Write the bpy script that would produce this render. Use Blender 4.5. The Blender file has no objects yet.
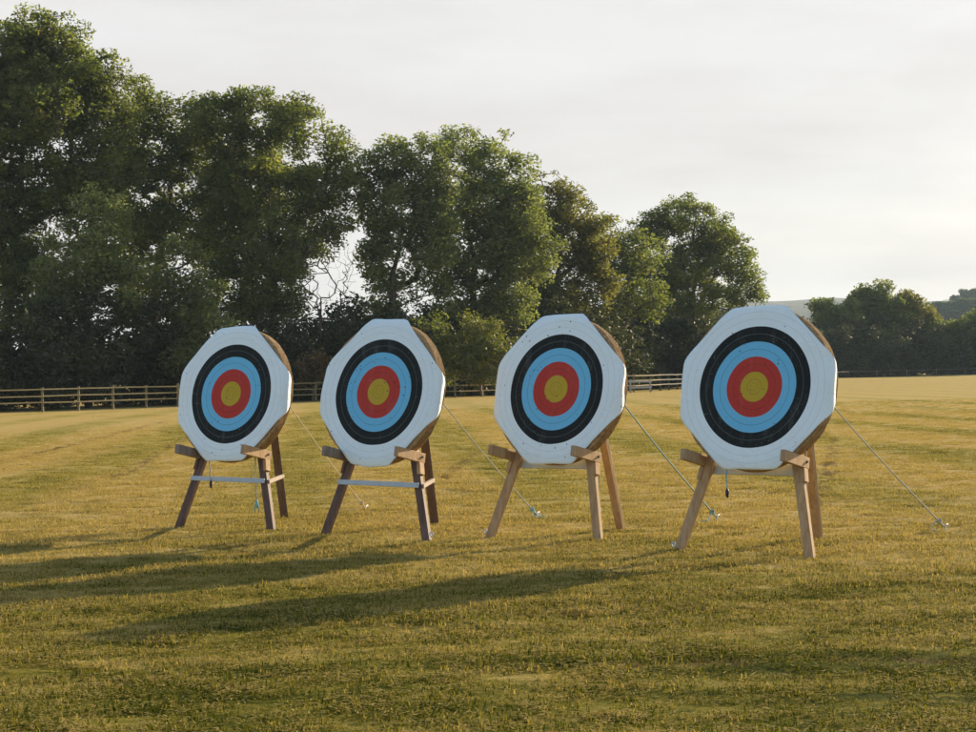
import bpy, bmesh, math, random
import numpy as np
from mathutils import Vector, Matrix, Euler

sc = bpy.context.scene
C = sc.collection
R_ = math.radians

# ------------------------------------------------------------------ camera
F, H, ROLL, HZ = 1800.0, 1.45, 0.02, 373.5      # focal length in photo pixels, eye height, roll, horizon row


def rot(x, y):
    return x - ROLL * (y - 366), y + ROLL * (x - 488)


def ground_at(x, y):
    """photo pixel on flat ground -> world XY"""
    xx, yy = rot(x, y)
    D = H * F / (yy - HZ)
    return (xx - 488) / F * D, D


def at(x, y, D):
    """photo pixel at depth D -> world point"""
    xx, yy = rot(x, y)
    return Vector(((xx - 488) / F * D, D, H - (yy - HZ) / F * D))


cam = bpy.data.cameras.new('camera')
cam.sensor_width = 36
cam.lens = F / 976 * 36
cam.clip_start = 0.1
cam.clip_end = 9000
co = bpy.data.objects.new('camera', cam)
C.objects.link(co)
M = Matrix.Rotation(R_(90) + 7.5 / F, 4, 'X') @ Matrix.Rotation(-math.atan(ROLL), 4, 'Z')
M.translation = (0, 0, H)
co.matrix_world = M
sc.camera = co

# ------------------------------------------------------------------ light
SUN_AZ, SUN_EL = 46.0, 17.5        # azimuth clockwise from +Y (the view direction)
sd = Vector((math.sin(R_(SUN_AZ)) * math.cos(R_(SUN_EL)), math.cos(R_(SUN_AZ)) * math.cos(R_(SUN_EL)), math.sin(R_(SUN_EL))))
sun = bpy.data.lights.new('sun', 'SUN')
sun.energy = 5.0
sun.angle = R_(0.5)
sun.color = (1.0, 0.80, 0.56)
so = bpy.data.objects.new('sun', sun)
so.rotation_euler = sd.to_track_quat('Z', 'Y').to_euler()
so.location = (60, 60, 40)
C.objects.link(so)

w = bpy.data.worlds.new('World')
sc.world = w
w.use_nodes = True
nt = w.node_tree
bg = nt.nodes['Background']
sky = nt.nodes.new('ShaderNodeTexSky')
sky.sky_type = 'NISHITA'
sky.sun_disc = False
sky.sun_elevation = R_(SUN_EL)
sky.sun_rotation = R_(SUN_AZ)
sky.altitude = 80
sky.air_density = 1.0
sky.dust_density = 1.6
sky.ozone_density = 1.0
# thin cirrus: a veil of cloud mixed over the clear sky by direction
tc = nt.nodes.new('ShaderNodeTexCoord')
mp = nt.nodes.new('ShaderNodeMapping')
mp.inputs['Scale'].default_value = (3.2, 3.2, 13.0)
mp.inputs['Location'].default_value = (0.35, 0.0, 0.1)
nz = nt.nodes.new('ShaderNodeTexNoise')
nz.inputs['Scale'].default_value = 1.4
nz.inputs['Detail'].default_value = 7
nz.inputs['Roughness'].default_value = 0.55
nz.inputs['Distortion'].default_value = 0.3
cr = nt.nodes.new('ShaderNodeValToRGB')
cr.color_ramp.elements[0].position = 0.40
cr.color_ramp.elements[0].color = (0.93, 0.93, 0.93, 1)
cr.color_ramp.elements[1].position = 0.72
cr.color_ramp.elements[1].color = (0.995, 0.995, 0.995, 1)
mx = nt.nodes.new('ShaderNodeMix')
mx.data_type = 'RGBA'
mx.inputs['B'].default_value = (6.3, 6.2, 6.15, 1)
nt.links.new(tc.outputs['Generated'], mp.inputs['Vector'])
nt.links.new(mp.outputs['Vector'], nz.inputs['Vector'])
nt.links.new(nz.outputs['Fac'], cr.inputs['Fac'])
sx = nt.nodes.new('ShaderNodeSeparateXYZ')
nt.links.new(tc.outputs['Generated'], sx.inputs[0])
fd = nt.nodes.new('ShaderNodeMapRange')          # the veil lies low; overhead the sky is clear
fd.interpolation_type = 'SMOOTHSTEP'
fd.inputs['From Min'].default_value = 0.20
fd.inputs['From Max'].default_value = 0.42
fd.inputs['To Min'].default_value = 1.0
fd.inputs['To Max'].default_value = 0.05
nt.links.new(sx.outputs['Z'], fd.inputs['Value'])
ml = nt.nodes.new('ShaderNodeMath')
ml.operation = 'MULTIPLY'
nt.links.new(cr.outputs['Color'], ml.inputs[0])
nt.links.new(fd.outputs['Result'], ml.inputs[1])
nt.links.new(ml.outputs[0], mx.inputs['Factor'])
nt.links.new(sky.outputs['Color'], mx.inputs['A'])
mp2 = nt.nodes.new('ShaderNodeMapping')
mp2.inputs['Scale'].default_value = (4.0, 4.0, 18.0)
mp2.inputs['Location'].default_value = (1.7, 0.4, 0.6)
nz2 = nt.nodes.new('ShaderNodeTexNoise')
nz2.inputs['Scale'].default_value = 1.0
nz2.inputs['Detail'].default_value = 8
nz2.inputs['Roughness'].default_value = 0.6
cr2 = nt.nodes.new('ShaderNodeValToRGB')          # cloud bodies a touch greyer and warmer than the veil
cr2.color_ramp.elements[0].position = 0.38
cr2.color_ramp.elements[0].color = (3.04, 2.98, 2.92, 1)
cr2.color_ramp.elements[1].position = 0.66
cr2.color_ramp.elements[1].color = (2.74, 2.62, 2.55, 1)
nt.links.new(tc.outputs['Generated'], mp2.inputs['Vector'])
nt.links.new(mp2.outputs['Vector'], nz2.inputs['Vector'])
nt.links.new(nz2.outputs['Fac'], cr2.inputs['Fac'])
nt.links.new(cr2.outputs['Color'], mx.inputs['B'])
nt.links.new(mx.outputs['Result'], bg.inputs['Color'])
bg.inputs['Strength'].default_value = 0.14

vs = sc.view_settings
vs.view_transform = 'Standard'
vs.look = 'None'
vs.exposure = 1.0
vs.gamma = 1
vs.use_curve_mapping = False
sc.render.engine = 'CYCLES'
sc.cycles.max_bounces = 8
sc.cycles.transparent_max_bounces = 8
sc.cycles.volume_bounces = 0
sc.cycles.use_denoising = True


# ------------------------------------------------------------------ material helpers
class NT:
    def __init__(self, name):
        self.m = bpy.data.materials.new(name)
        self.m.use_nodes = True
        self.t = self.m.node_tree
        self.b = self.t.nodes['Principled BSDF']
        self.b.inputs['Specular IOR Level'].default_value = 0.25
        self.out = self.t.nodes['Material Output']

    def n(self, typ, **kw):
        x = self.t.nodes.new('ShaderNode' + typ)
        for k, v in kw.items():
            setattr(x, k, v)
        return x

    def l(self, a, b):
        self.t.links.new(a, b)

    def math(self, op, a, b=None, c=None):
        x = self.n('Math', operation=op)
        for i, v in enumerate((a, b, c)):
            if v is None:
                continue
            if isinstance(v, (int, float)):
                x.inputs[i].default_value = v
            else:
                self.l(v, x.inputs[i])
        return x.outputs[0]

    def mix(self, f, a, b, typ='MIX'):
        x = self.n('Mix', data_type='RGBA', blend_type=typ)
        for s, v in (('Factor', f), ('A', a), ('B', b)):
            if isinstance(v, (int, float)):
                x.inputs[s].default_value = v
            elif isinstance(v, tuple):
                x.inputs[s].default_value = v if len(v) == 4 else v + (1,)
            else:
                self.l(v, x.inputs[s])
        return x.outputs['Result']

    def noise(self, vec, scale, detail=3, rough=0.5, dist=0.0):
        x = self.n('TexNoise')
        x.inputs['Scale'].default_value = scale
        x.inputs['Detail'].default_value = detail
        x.inputs['Roughness'].default_value = rough
        x.inputs['Distortion'].default_value = dist
        if vec is not None:
            self.l(vec, x.inputs['Vector'])
        return x.outputs['Fac']

    def scale(self, vec, s, off=(0, 0, 0), rotz=0):
        x = self.n('Mapping')
        x.inputs['Scale'].default_value = s
        x.inputs['Location'].default_value = off
        x.inputs['Rotation'].default_value = (0, 0, rotz)
        self.l(vec, x.inputs['Vector'])
        return x.outputs['Vector']

    def ramp(self, f, lo, hi):
        x = self.n('MapRange')
        x.interpolation_type = 'SMOOTHSTEP'
        x.inputs['From Min'].default_value = lo
        x.inputs['From Max'].default_value = hi
        self.l(f, x.inputs['Value'])
        return x.outputs['Result']

    def bump(self, h, strength, dist=0.01):
        x = self.n('Bump')
        x.inputs['Strength'].default_value = strength
        x.inputs['Distance'].default_value = dist
        self.l(h, x.inputs['Height'])
        self.l(x.outputs['Normal'], self.b.inputs['Normal'])

    def col(self, v):
        if isinstance(v, tuple):
            self.b.inputs['Base Color'].default_value = v + (1,)
        else:
            self.l(v, self.b.inputs['Base Color'])

    def rough(self, v):
        self.b.inputs['Roughness'].default_value = v


def wood(name, a, b, grey, rough=0.75, stretch=(9, 9, 1.2), spots=0.3):
    k = NT(name)
    tc = k.n('TexCoord').outputs['Object']
    oi = k.n('ObjectInfo')
    add = k.n('VectorMath', operation='ADD')
    k.l(tc, add.inputs[0])
    k.l(oi.outputs['Random'], add.inputs[1])
    v = k.scale(add.outputs[0], stretch)
    f = k.noise(v, 3.0, 6, 0.65, 0.8)
    c = k.mix(k.ramp(f, 0.3, 0.7), a, b)
    g = k.noise(add.outputs[0], 2.3, 4, 0.6)
    c = k.mix(k.math('MULTIPLY', k.ramp(g, 0.45, 0.75), spots), c, grey)
    k.col(c)
    k.rough(rough)
    k.bump(f, 0.35, 0.004)
    return k.m


def plain(name, c, rough=0.6, metal=0.0, var=0.12, sc_=14):
    k = NT(name)
    tc = k.n('TexCoord').outputs['Object']
    f = k.noise(tc, sc_, 4, 0.6)
    d = tuple(x * (1 - var * 2) for x in c)
    k.col(k.mix(f, d, tuple(min(1, x * (1 + var)) for x in c)))
    k.rough(rough)
    k.b.inputs['Metallic'].default_value = metal
    return k.m


MAT = {}
MAT['pine'] = wood('pine_wood', (0.50, 0.345, 0.185), (0.34, 0.215, 0.105), (0.27, 0.22, 0.16), spots=0.5)
MAT['stained'] = wood('stained_wood', (0.145, 0.09, 0.065), (0.085, 0.05, 0.04), (0.20, 0.16, 0.14), rough=0.6)
MAT['weathered'] = wood('weathered_wood', (0.30, 0.25, 0.20), (0.20, 0.16, 0.125), (0.14, 0.12, 0.10))
MAT['fence'] = wood('fence_wood', (0.23, 0.19, 0.09), (0.15, 0.12, 0.06), (0.10, 0.095, 0.05), stretch=(3, 3, 3))
MAT['shaded_fence'] = wood('shaded_fence_wood', (0.12, 0.11, 0.095), (0.075, 0.07, 0.06), (0.10, 0.10, 0.08), stretch=(3, 3, 3))  # greyer fence wood, with tree shade on the right-hand run put into its colour
MAT['pale_paint'] = plain('pale_paint', (0.46, 0.55, 0.60), 0.55)
MAT['white_rail'] = plain('white_rail', (0.36, 0.36, 0.33), 0.6)
MAT['galv'] = plain('galvanised_steel', (0.62, 0.62, 0.62), 0.42, 0.6)
MAT['white_plastic'] = plain('white_plastic', (0.58, 0.57, 0.55), 0.6)
MAT['rope_cream'] = plain('cream_rope', (0.58, 0.50, 0.36), 0.9, sc_=80)
MAT['rope_teal'] = plain('teal_rope', (0.23, 0.36, 0.37), 0.85, sc_=80)
MAT['rope_grey'] = plain('grey_rope', (0.36, 0.40, 0.38), 0.9, sc_=80)
MAT['rope_blue'] = plain('blue_rope', (0.25, 0.50, 0.55), 0.8, sc_=80)
MAT['dark_metal'] = plain('dark_metal', (0.05, 0.05, 0.055), 0.5, 0.3)


def straw_mat():
    k = NT('coiled_straw')
    tc = k.n('TexCoord').outputs['Object']
    sep = k.n('SeparateXYZ')
    k.l(tc, sep.inputs[0])
    at2 = k.math('ARCTAN2', sep.outputs['Y'], sep.outputs['X'])
    rad = k.math('SQRT', k.math('ADD', k.math('MULTIPLY', sep.outputs['X'], sep.outputs['X']), k.math('MULTIPLY', sep.outputs['Y'], sep.outputs['Y'])))
    cmb = k.n('CombineXYZ')
    k.l(k.math('MULTIPLY', at2, 13.0), cmb.inputs[0])
    k.l(k.math('MULTIPLY', sep.outputs['Z'], 26.0), cmb.inputs[1])
    k.l(k.math('MULTIPLY', rad, 30.0), cmb.inputs[2])
    f = k.noise(cmb.outputs[0], 1.6, 6, 0.7)
    g = k.noise(tc, 7.0, 3, 0.5)
    c = k.mix(k.ramp(f, 0.3, 0.7), (0.58, 0.40, 0.20), (0.29, 0.17, 0.075))
    c = k.mix(k.math('MULTIPLY', k.ramp(g, 0.5, 0.75), 0.5), c, (0.16, 0.10, 0.05))
    k.col(c)
    k.rough(0.9)
    k.bump(f, 1.0, 0.02)
    return k.m


MAT['straw'] = straw_mat()


def face_mat(seed):
    """archery target print: five colours, ten scoring zones, arrow holes"""
    k = NT('target_print')
    tc = k.n('TexCoord').outputs['Object']
    sep = k.n('SeparateXYZ')
    k.l(tc, sep.inputs[0])
    wob = k.math('MULTIPLY', k.math('SUBTRACT', k.noise(tc, 4.0, 2), 0.5), 0.008)
    r = k.math('SQRT', k.math('ADD', k.math('MULTIPLY', sep.outputs['X'], sep.outputs['X']), k.math('MULTIPLY', sep.outputs['Y'], sep.outputs['Y'])))
    r = k.math('ADD', r, wob)
    gold, red, blue, black, white = (0.50, 0.355, 0.03), (0.46, 0.045, 0.032), (0.16, 0.51, 0.76), (0.011, 0.016, 0.016), (0.78, 0.91, 0.94)
    c = k.mix(0.0, gold, gold)
    for rad, colr in ((0.122, red), (0.244, blue), (0.366, black), (0.488, white)):
        c = k.mix(k.ramp(r, rad - 0.0012, rad + 0.0012), c, colr)

    def line(c, rad, colr, amt, wd=0.0022):
        d = k.math('ABSOLUTE', k.math('SUBTRACT', r, rad))
        f = k.math('MULTIPLY', k.math('LESS_THAN', d, wd), amt)
        return k.mix(f, c, colr)
    c = line(c, 0.030, (0.2, 0.15, 0.02), 0.5, 0.0015)
    c = line(c, 0.061, (0.2, 0.15, 0.02), 0.6)
    c = line(c, 0.122, (0.3, 0.12, 0.03), 0.5)
    c = line(c, 0.183, (0.15, 0.02, 0.02), 0.6)
    c = line(c, 0.305, (0.03, 0.13, 0.22), 0.6)
    c = line(c, 0.427, (0.30, 0.31, 0.30), 0.3)
    c = line(c, 0.549, (0.40, 0.46, 0.50), 0.35)
    c = line(c, 0.608, (0.40, 0.46, 0.50), 0.35)
    # weather: faint vertical run marks and creases
    v = k.scale(tc, (1, 0.25, 1), (seed * 3.1, seed, 0))
    st = k.noise(v, 14, 5, 0.65)
    c = k.mix(k.math('MULTIPLY', k.ramp(st, 0.5, 0.8), 0.10), c, (0.42, 0.44, 0.42), 'MIX')
    # scuffed pale bits on dark print
    sf = k.noise(k.scale(tc, (1, 1, 1), (seed, 4, seed * 2)), 55, 2, 0.6)
    c = k.mix(k.math('MULTIPLY', k.ramp(sf, 0.66, 0.74), 0.45), c, (0.35, 0.36, 0.34))
    # arrow holes: a few cells of a fine lattice, thicker where the shots grouped
    vo = k.n('TexVoronoi', voronoi_dimensions='2D')
    vo.inputs['Scale'].default_value = 26
    k.l(k.scale(tc, (1, 1, 1), (seed * 7.7, seed * 2.3, 0)), vo.inputs['Vector'])
    sepc = k.n('SeparateXYZ')
    k.l(vo.outputs['Color'], sepc.inputs[0])
    grp = k.noise(k.scale(tc, (1, 1, 1), (seed * 5.0, 0, seed)), 3.2, 2)
    thr = k.math('SUBTRACT', 1.12, k.math('ADD', k.math('MULTIPLY', k.ramp(grp, 0.35, 0.7), 0.26), k.math('MULTIPLY', k.ramp(r, 0.48, 0.12), 0.10)))
    pick = k.math('GREATER_THAN', sepc.outputs['X'], thr)
    near = k.math('LESS_THAN', vo.outputs['Distance'], k.math('MULTIPLY', k.math('ADD', sepc.outputs['Y'], 0.6), 0.115))
    hole = k.math('MULTIPLY', pick, near)
    c = k.mix(k.math('MULTIPLY', hole, 0.85), c, (0.03, 0.028, 0.025))
    k.col(c)
    k.rough(0.72)
    k.bump(k.noise(tc, 7, 5, 0.6, 0.9), 0.6, 0.02)
    # paper lets a little light through
    return k.m


def leaf_mat(name, dark, light, gold, trans=0.35):
    k = NT(name)
    a = k.n('Attribute', attribute_name='tint')
    g = k.n('NewGeometry')
    f = k.noise(g.outputs['Position'], 0.45, 3, 0.6)
    t = k.math('ADD', k.math('MULTIPLY', a.outputs['Fac'], 0.6), k.math('MULTIPLY', k.ramp(f, 0.3, 0.7), 0.4))
    c = k.mix(t, dark, light)
    c = k.mix(k.math('MULTIPLY', k.ramp(a.outputs['Fac'], 0.86, 1.0), 0.7), c, gold)
    k.col(c)
    k.rough(0.6)
    k.b.inputs['Specular IOR Level'].default_value = 0.3
    tr = k.n('BsdfTranslucent')
    k.l(k.mix(1.0, c, (1.6, 1.75, 0.75, 1), 'MULTIPLY'), tr.inputs['Color'])
    ms = k.n('MixShader')
    ms.inputs[0].default_value = trans
    k.l(k.b.outputs[0], ms.inputs[1])
    k.l(tr.outputs[0], ms.inputs[2])
    k.l(ms.outputs[0], k.out.inputs['Surface'])
    return k.m


MAT['ash'] = leaf_mat('ash_leaves', (0.050, 0.064, 0.018), (0.19, 0.21, 0.066), (0.27, 0.245, 0.08), 0.5)
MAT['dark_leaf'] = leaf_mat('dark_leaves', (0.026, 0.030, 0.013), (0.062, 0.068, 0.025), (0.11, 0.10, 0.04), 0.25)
MAT['grey_leaf'] = leaf_mat('grey_green_leaves', (0.060, 0.073, 0.030), (0.21, 0.235, 0.10), (0.28, 0.27, 0.12), 0.5)
MAT['warm_leaf'] = leaf_mat('turning_leaves', (0.06, 0.06, 0.016), (0.19, 0.175, 0.055), (0.26, 0.21, 0.065), 0.5)
MAT['bright_leaf'] = leaf_mat('bright_leaves', (0.075, 0.085, 0.02), (0.17, 0.17, 0.04), (0.25, 0.22, 0.05))
MAT['brown_leaf'] = leaf_mat('brown_bracken', (0.07, 0.045, 0.02), (0.15, 0.095, 0.04), (0.22, 0.14, 0.06))
MAT['hill_leaf'] = leaf_mat('hill_leaves', (0.05, 0.07, 0.035), (0.09, 0.11, 0.05), (0.12, 0.13, 0.06))
MAT['bark'] = wood('bark', (0.10, 0.08, 0.06), (0.055, 0.042, 0.032), (0.13, 0.12, 0.09), rough=0.9, stretch=(4, 4, 0.6))
MAT['pale_bark'] = wood('pale_bark', (0.20, 0.165, 0.12), (0.12, 0.095, 0.07), (0.2, 0.18, 0.13), rough=0.9, stretch=(4, 4, 0.6))


# ---- turf pattern, shared by the soil sheet and the blades
def turf_colour(k, blades):
    g = k.n('NewGeometry')
    p = g.outputs['Position']
    sep = k.n('SeparateXYZ')
    k.l(p, sep.inputs[0])
    X, Y = sep.outputs['X'], sep.outputs['Y']
    # mower runs: bands 4.6 m apart running away from the viewer, wandering a little
    wob = k.math('MULTIPLY', k.math('SUBTRACT', k.noise(k.scale(p, (1, 0.5, 1)), 0.09, 2), 0.5), 3.0)
    s = k.math('ADD', k.math('ADD', X, k.math('MULTIPLY', Y, 0.085)), wob)
    bamp = k.math('MULTIPLY', k.ramp(Y, 120, 50), k.ramp(k.noise(p, 0.11, 2), 0.2, 0.5))
    band = k.math('ADD', k.math('MULTIPLY', k.math('MULTIPLY', k.math('SINE', k.math('MULTIPLY', s, 2 * math.pi / 3.5)), 0.5), bamp), 0.5)
    # patches drawn out along the runs, and across them near the shooting line
    along = k.noise(k.scale(p, (0.55, 0.16, 1), (3, 1, 0)), 1.0, 5, 0.6, 0.4)
    across = k.noise(k.scale(p, (0.20, 1.1, 1), (7, 2, 0)), 1.0, 5, 0.62, 0.5)
    mott = k.noise(k.scale(p, (0.6, 1.5, 1)), 1.9, 5, 0.68, 0.3)
    fine = k.noise(p, 14, 4, 0.7)
    nearf = k.ramp(Y, 30, 13)       # From Min > From Max: 1 close by
    lowf = k.mix(nearf, k.mix(0.32, along, band), k.mix(0.10, across, band))
    f = k.math('ADD', k.math('MULTIPLY', lowf, 0.62), k.math('MULTIPLY', mott, 0.92))
    f = k.math('SUBTRACT', f, 0.265)
    f = k.math('ADD', f, k.math('MULTIPLY', k.math('SUBTRACT', fine, 0.5), 0.40))
    # the open field is drier further out
    f = k.math('ADD', f, k.math('MULTIPLY', k.ramp(Y, 7.6, 18), 0.30))
    if blades:
        a = k.n('Attribute', attribute_name='tint')
        f = k.math('ADD', f, k.math('MULTIPLY', k.math('SUBTRACT', a.outputs['Fac'], 0.5), 0.66))
    straw_f = k.ramp(f, 0.36, 0.86)
    green, olive, straw = (0.050, 0.064, 0.008), (0.195, 0.175, 0.026), (0.44, 0.335, 0.12)
    c = k.mix(k.ramp(f, 0.30, 0.56), green, olive)
    c = k.mix(k.ramp(f, 0.50, 0.82), c, straw)
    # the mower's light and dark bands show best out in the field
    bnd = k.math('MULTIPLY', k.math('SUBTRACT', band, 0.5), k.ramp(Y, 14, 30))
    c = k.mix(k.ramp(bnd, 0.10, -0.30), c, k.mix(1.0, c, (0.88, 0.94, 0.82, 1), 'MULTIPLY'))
    # raked rows of dry clippings between the runs
    row = k.math('POWER', k.math('ADD', k.math('MULTIPLY', k.math('SINE', k.math('ADD', k.math('MULTIPLY', s, 2 * math.pi / 1.75), 1.0)), 0.5), 0.5), 5.0)
    rown = k.ramp(k.noise(k.scale(p, (1.2, 0.22, 1), (8, 4, 0)), 1.0, 4, 0.65), 0.40, 0.66)
    rowf = k.math('MULTIPLY', k.math('MULTIPLY', row, rown), k.math('MULTIPLY', k.ramp(Y, 15, 26), k.ramp(Y, 140, 60)))
    c = k.mix(k.math('MULTIPLY', rowf, 0.65), c, (0.47, 0.355, 0.15))
    # scraped earth and clods left by the mower
    scr = k.noise(k.scale(p, (1.5, 0.55, 1), (1, 5, 0)), 1.6, 6, 0.7)
    scr2 = k.noise(k.scale(p, (0.5, 2.2, 1), (11, 3, 0)), 1.1, 6, 0.7)
    d = k.mix(nearf, scr, scr2)
    c = k.mix(k.math('MULTIPLY', k.ramp(d, 0.62, 0.72), 0.60), c, (0.13, 0.085, 0.045))
    # wheel scuffs: broken lines of bare soil
    sc_n = k.ramp(k.noise(k.scale(p, (2.5, 0.9, 1), (4, 9, 0)), 1.5, 5, 0.7), 0.47, 0.60)
    for (x0, y0, m_, y1, wd) in ((3.4, 18.5, 0.20, 37, .16), (-8.6, 29.0, -0.08, 62, .22), (-2.3, 22.0, 0.03, 34, .15), (-5.6, 27, -.11, 60, .2), (-0.7, 24, .05, 33, .14)):
        dx = k.math('ABSOLUTE', k.math('SUBTRACT', X, k.math('ADD', x0, k.math('MULTIPLY', k.math('SUBTRACT', Y, y0), m_))))
        ln = k.math('MULTIPLY', k.ramp(dx, wd, wd * .3), k.math('MULTIPLY', k.math('GREATER_THAN', Y, y0), k.math('LESS_THAN', Y, y1)))
        c = k.mix(k.math('MULTIPLY', k.math('MULTIPLY', ln, sc_n), 0.7), c, (0.11, 0.07, 0.04))
    # the rut across the shooting line
    ry = k.math('ABSOLUTE', k.math('SUBTRACT', k.math('ADD', Y, k.math('MULTIPLY', k.math('SUBTRACT', k.noise(p, 1.5, 3), .5), .3)), 8.85))
    ln = k.math('MULTIPLY', k.ramp(ry, .12, .03), k.math('MULTIPLY', k.math('GREATER_THAN', X, .3), k.math('LESS_THAN', X, 2.9)))
    c = k.mix(k.math('MULTIPLY', k.math('MULTIPLY', ln, sc_n), 0.75), c, (0.10, 0.07, 0.04))
    return c, f, fine


def turf_mat(blades):
    k = NT('grass_blades' if blades else 'turf')
    c, f, fine = turf_colour(k, blades)
    k.rough(0.85 if not blades else 0.65)
    k.b.inputs['Specular IOR Level'].default_value = 0.02
    if blades:
        k.col(c)
        tr = k.n('BsdfTranslucent')
        k.l(k.mix(1.0, c, (1.0, 0.98, 0.6, 1), 'MULTIPLY'), tr.inputs['Color'])
        ms = k.n('MixShader')
        ms.inputs[0].default_value = 0.4
        k.l(k.b.outputs[0], ms.inputs[1])
        k.l(tr.outputs[0], ms.inputs[2])
        k.l(ms.outputs[0], k.out.inputs['Surface'])
    else:
        k.col(k.mix(1.0, c, (0.92, 0.9, 0.86, 1), 'MULTIPLY'))
        g = k.n('NewGeometry')
        h = k.math('ADD', k.noise(g.outputs['Position'], 22, 5, 0.75), k.math('MULTIPLY', k.noise(k.scale(g.outputs['Position'], (1, 1, 1)), 3.0, 4, 0.7), 1.6))
        k.bump(h, 1.0, 0.05)
    return k.m


MAT['turf'] = turf_mat(False)
MAT['blades'] = turf_mat(True)


# ------------------------------------------------------------------ object helpers
def tag(o, label=None, cat=None, group=None, kind=None):
    if label: o['label'] = label
    if cat: o['category'] = cat
    if group: o['group'] = group
    if kind: o['kind'] = kind
    return o


def empty(name, loc=(0, 0, 0), rz=0.0):
    o = bpy.data.objects.new(name, None)
    o.empty_display_size = 0.2
    o.location = loc
    o.rotation_euler = (0, 0, rz)
    C.objects.link(o)
    return o


def link_mesh(name, me, mat, parent=None):
    o = bpy.data.objects.new(name, me)
    if mat is not None:
        me.materials.append(mat)
    C.objects.link(o)
    if parent is not None:
        o.parent = parent
    return o


def obj(name, bm, mat, parent=None, smooth=False):
    bmesh.ops.recalc_face_normals(bm, faces=bm.faces)
    me = bpy.data.meshes.new(name)
    bm.to_mesh(me)
    bm.free()
    if smooth:
        me.polygons.foreach_set('use_smooth', [True] * len(me.polygons))
    return link_mesh(name, me, mat, parent)


def beam(bm, p0, p1, w_, h_, up=(0, 0, 1), bev=0.004):
    """rectangular timber from p0 to p1; w_ across, h_ along 'up'"""
    p0, p1 = Vector(p0), Vector(p1)
    d = (p1 - p0).normalized()
    u = Vector(up)
    s = d.cross(u).normalized()
    u = s.cross(d).normalized()
    vs_ = []
    for p in (p0, p1):
        for a, b in ((-1, -1), (1, -1), (1, 1), (-1, 1)):
            vs_.append(bm.verts.new(p + s * (a * w_ / 2) + u * (b * h_ / 2)))
    fs = [(0, 1, 2, 3), (7, 6, 5, 4), (0, 4, 5, 1), (1, 5, 6, 2), (2, 6, 7, 3), (3, 7, 4, 0)]
    faces = [bm.faces.new([vs_[i] for i in f]) for f in fs]
    if bev:
        ed = list({e for f in faces for e in f.edges})
        bmesh.ops.bevel(bm, geom=ed, offset=bev, segments=2, profile=0.6, affect='EDGES')


def tube(bm, pts, r, n=6, closed=False):
    pts = [Vector(p) for p in pts]
    rings = []
    for i, p in enumerate(pts):
        rr = r[i] if isinstance(r, (list, tuple)) else r
        d = (pts[min(i + 1, len(pts) - 1)] - pts[max(i - 1, 0)]).normalized()
        a = Vector((0, 0, 1)) if abs(d.z) < 0.9 else Vector((1, 0, 0))
        s = d.cross(a).normalized()
        u = s.cross(d)
        rings.append([bm.verts.new(p + (s * math.cos(2 * math.pi * j / n) + u * math.sin(2 * math.pi * j / n)) * rr) for j in range(n)])
    for a, b in zip(rings, rings[1:]):
        for j in range(n):
            bm.faces.new((a[j], a[(j + 1) % n], b[(j + 1) % n], b[j]))
    bm.faces.new(rings[0][::-1])
    bm.faces.new(rings[-1])


def quad_mesh(name, V, nq, tint=None):
    """V: (nq*4,3) float array -> mesh of nq quads"""
    me = bpy.data.meshes.new(name)
    me.vertices.add(nq * 4)
    me.loops.add(nq * 4)
    me.polygons.add(nq)
    me.vertices.foreach_set('co', V.astype(np.float32).ravel())
    me.loops.foreach_set('vertex_index', np.arange(nq * 4, dtype=np.int32))
    me.polygons.foreach_set('loop_start', np.arange(0, nq * 4, 4, dtype=np.int32))
    me.update(calc_edges=True)
    if tint is not None:
        a = me.attributes.new('tint', 'FLOAT', 'POINT')
        a.data.foreach_set('value', np.repeat(tint, 4).astype(np.float32))
    return me


# ------------------------------------------------------------------ ground
def field_edge(x):
    """depth of the field's far edge for world X (measured along the fence)"""
    xs = [-400, -60, -24.7, -17.7, -10.4, -2.1, 10.7, 26.4, 44.7, 62.8, 120, 600]
    ys = [60, 68, 91, 100, 106, 110.5, 126, 166, 222, 232, 240, 260]
    return float(np.interp(x, xs, ys))


_rw = np.random.default_rng(12)
_WAVES = []
for _ in range(30):
    wl = math.exp(_rw.uniform(math.log(0.55), math.log(3.0)))
    th = _rw.normal(math.pi / 2, 0.75)
    _WAVES.append((math.cos(th) * 6.283 / wl, math.sin(th) * 6.283 / wl, _rw.uniform(0, 6.283), 0.0017 * wl ** 0.65))


def relief(x, y):
    """bumps of the old turf, a centimetre or two, dying out with distance"""
    x, y = np.asarray(x, float), np.asarray(y, float)
    z = np.zeros_like(x)
    for kx, ky, p, a in _WAVES:
        z = z + a * np.sin(kx * x + ky * y + p + 0.8 * np.sin(0.9 * x + 0.7 * y + p))
    z = z - 0.02 * np.exp(-((y - 8.85 - 0.08 * np.sin(x * 1.3)) / 0.06) ** 2) * (x > 0.3) * (x < 2.9)
    return z * np.clip((48 - y) / 20, 0, 1) * np.clip((y - 3) / 2, 0, 1)


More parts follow.
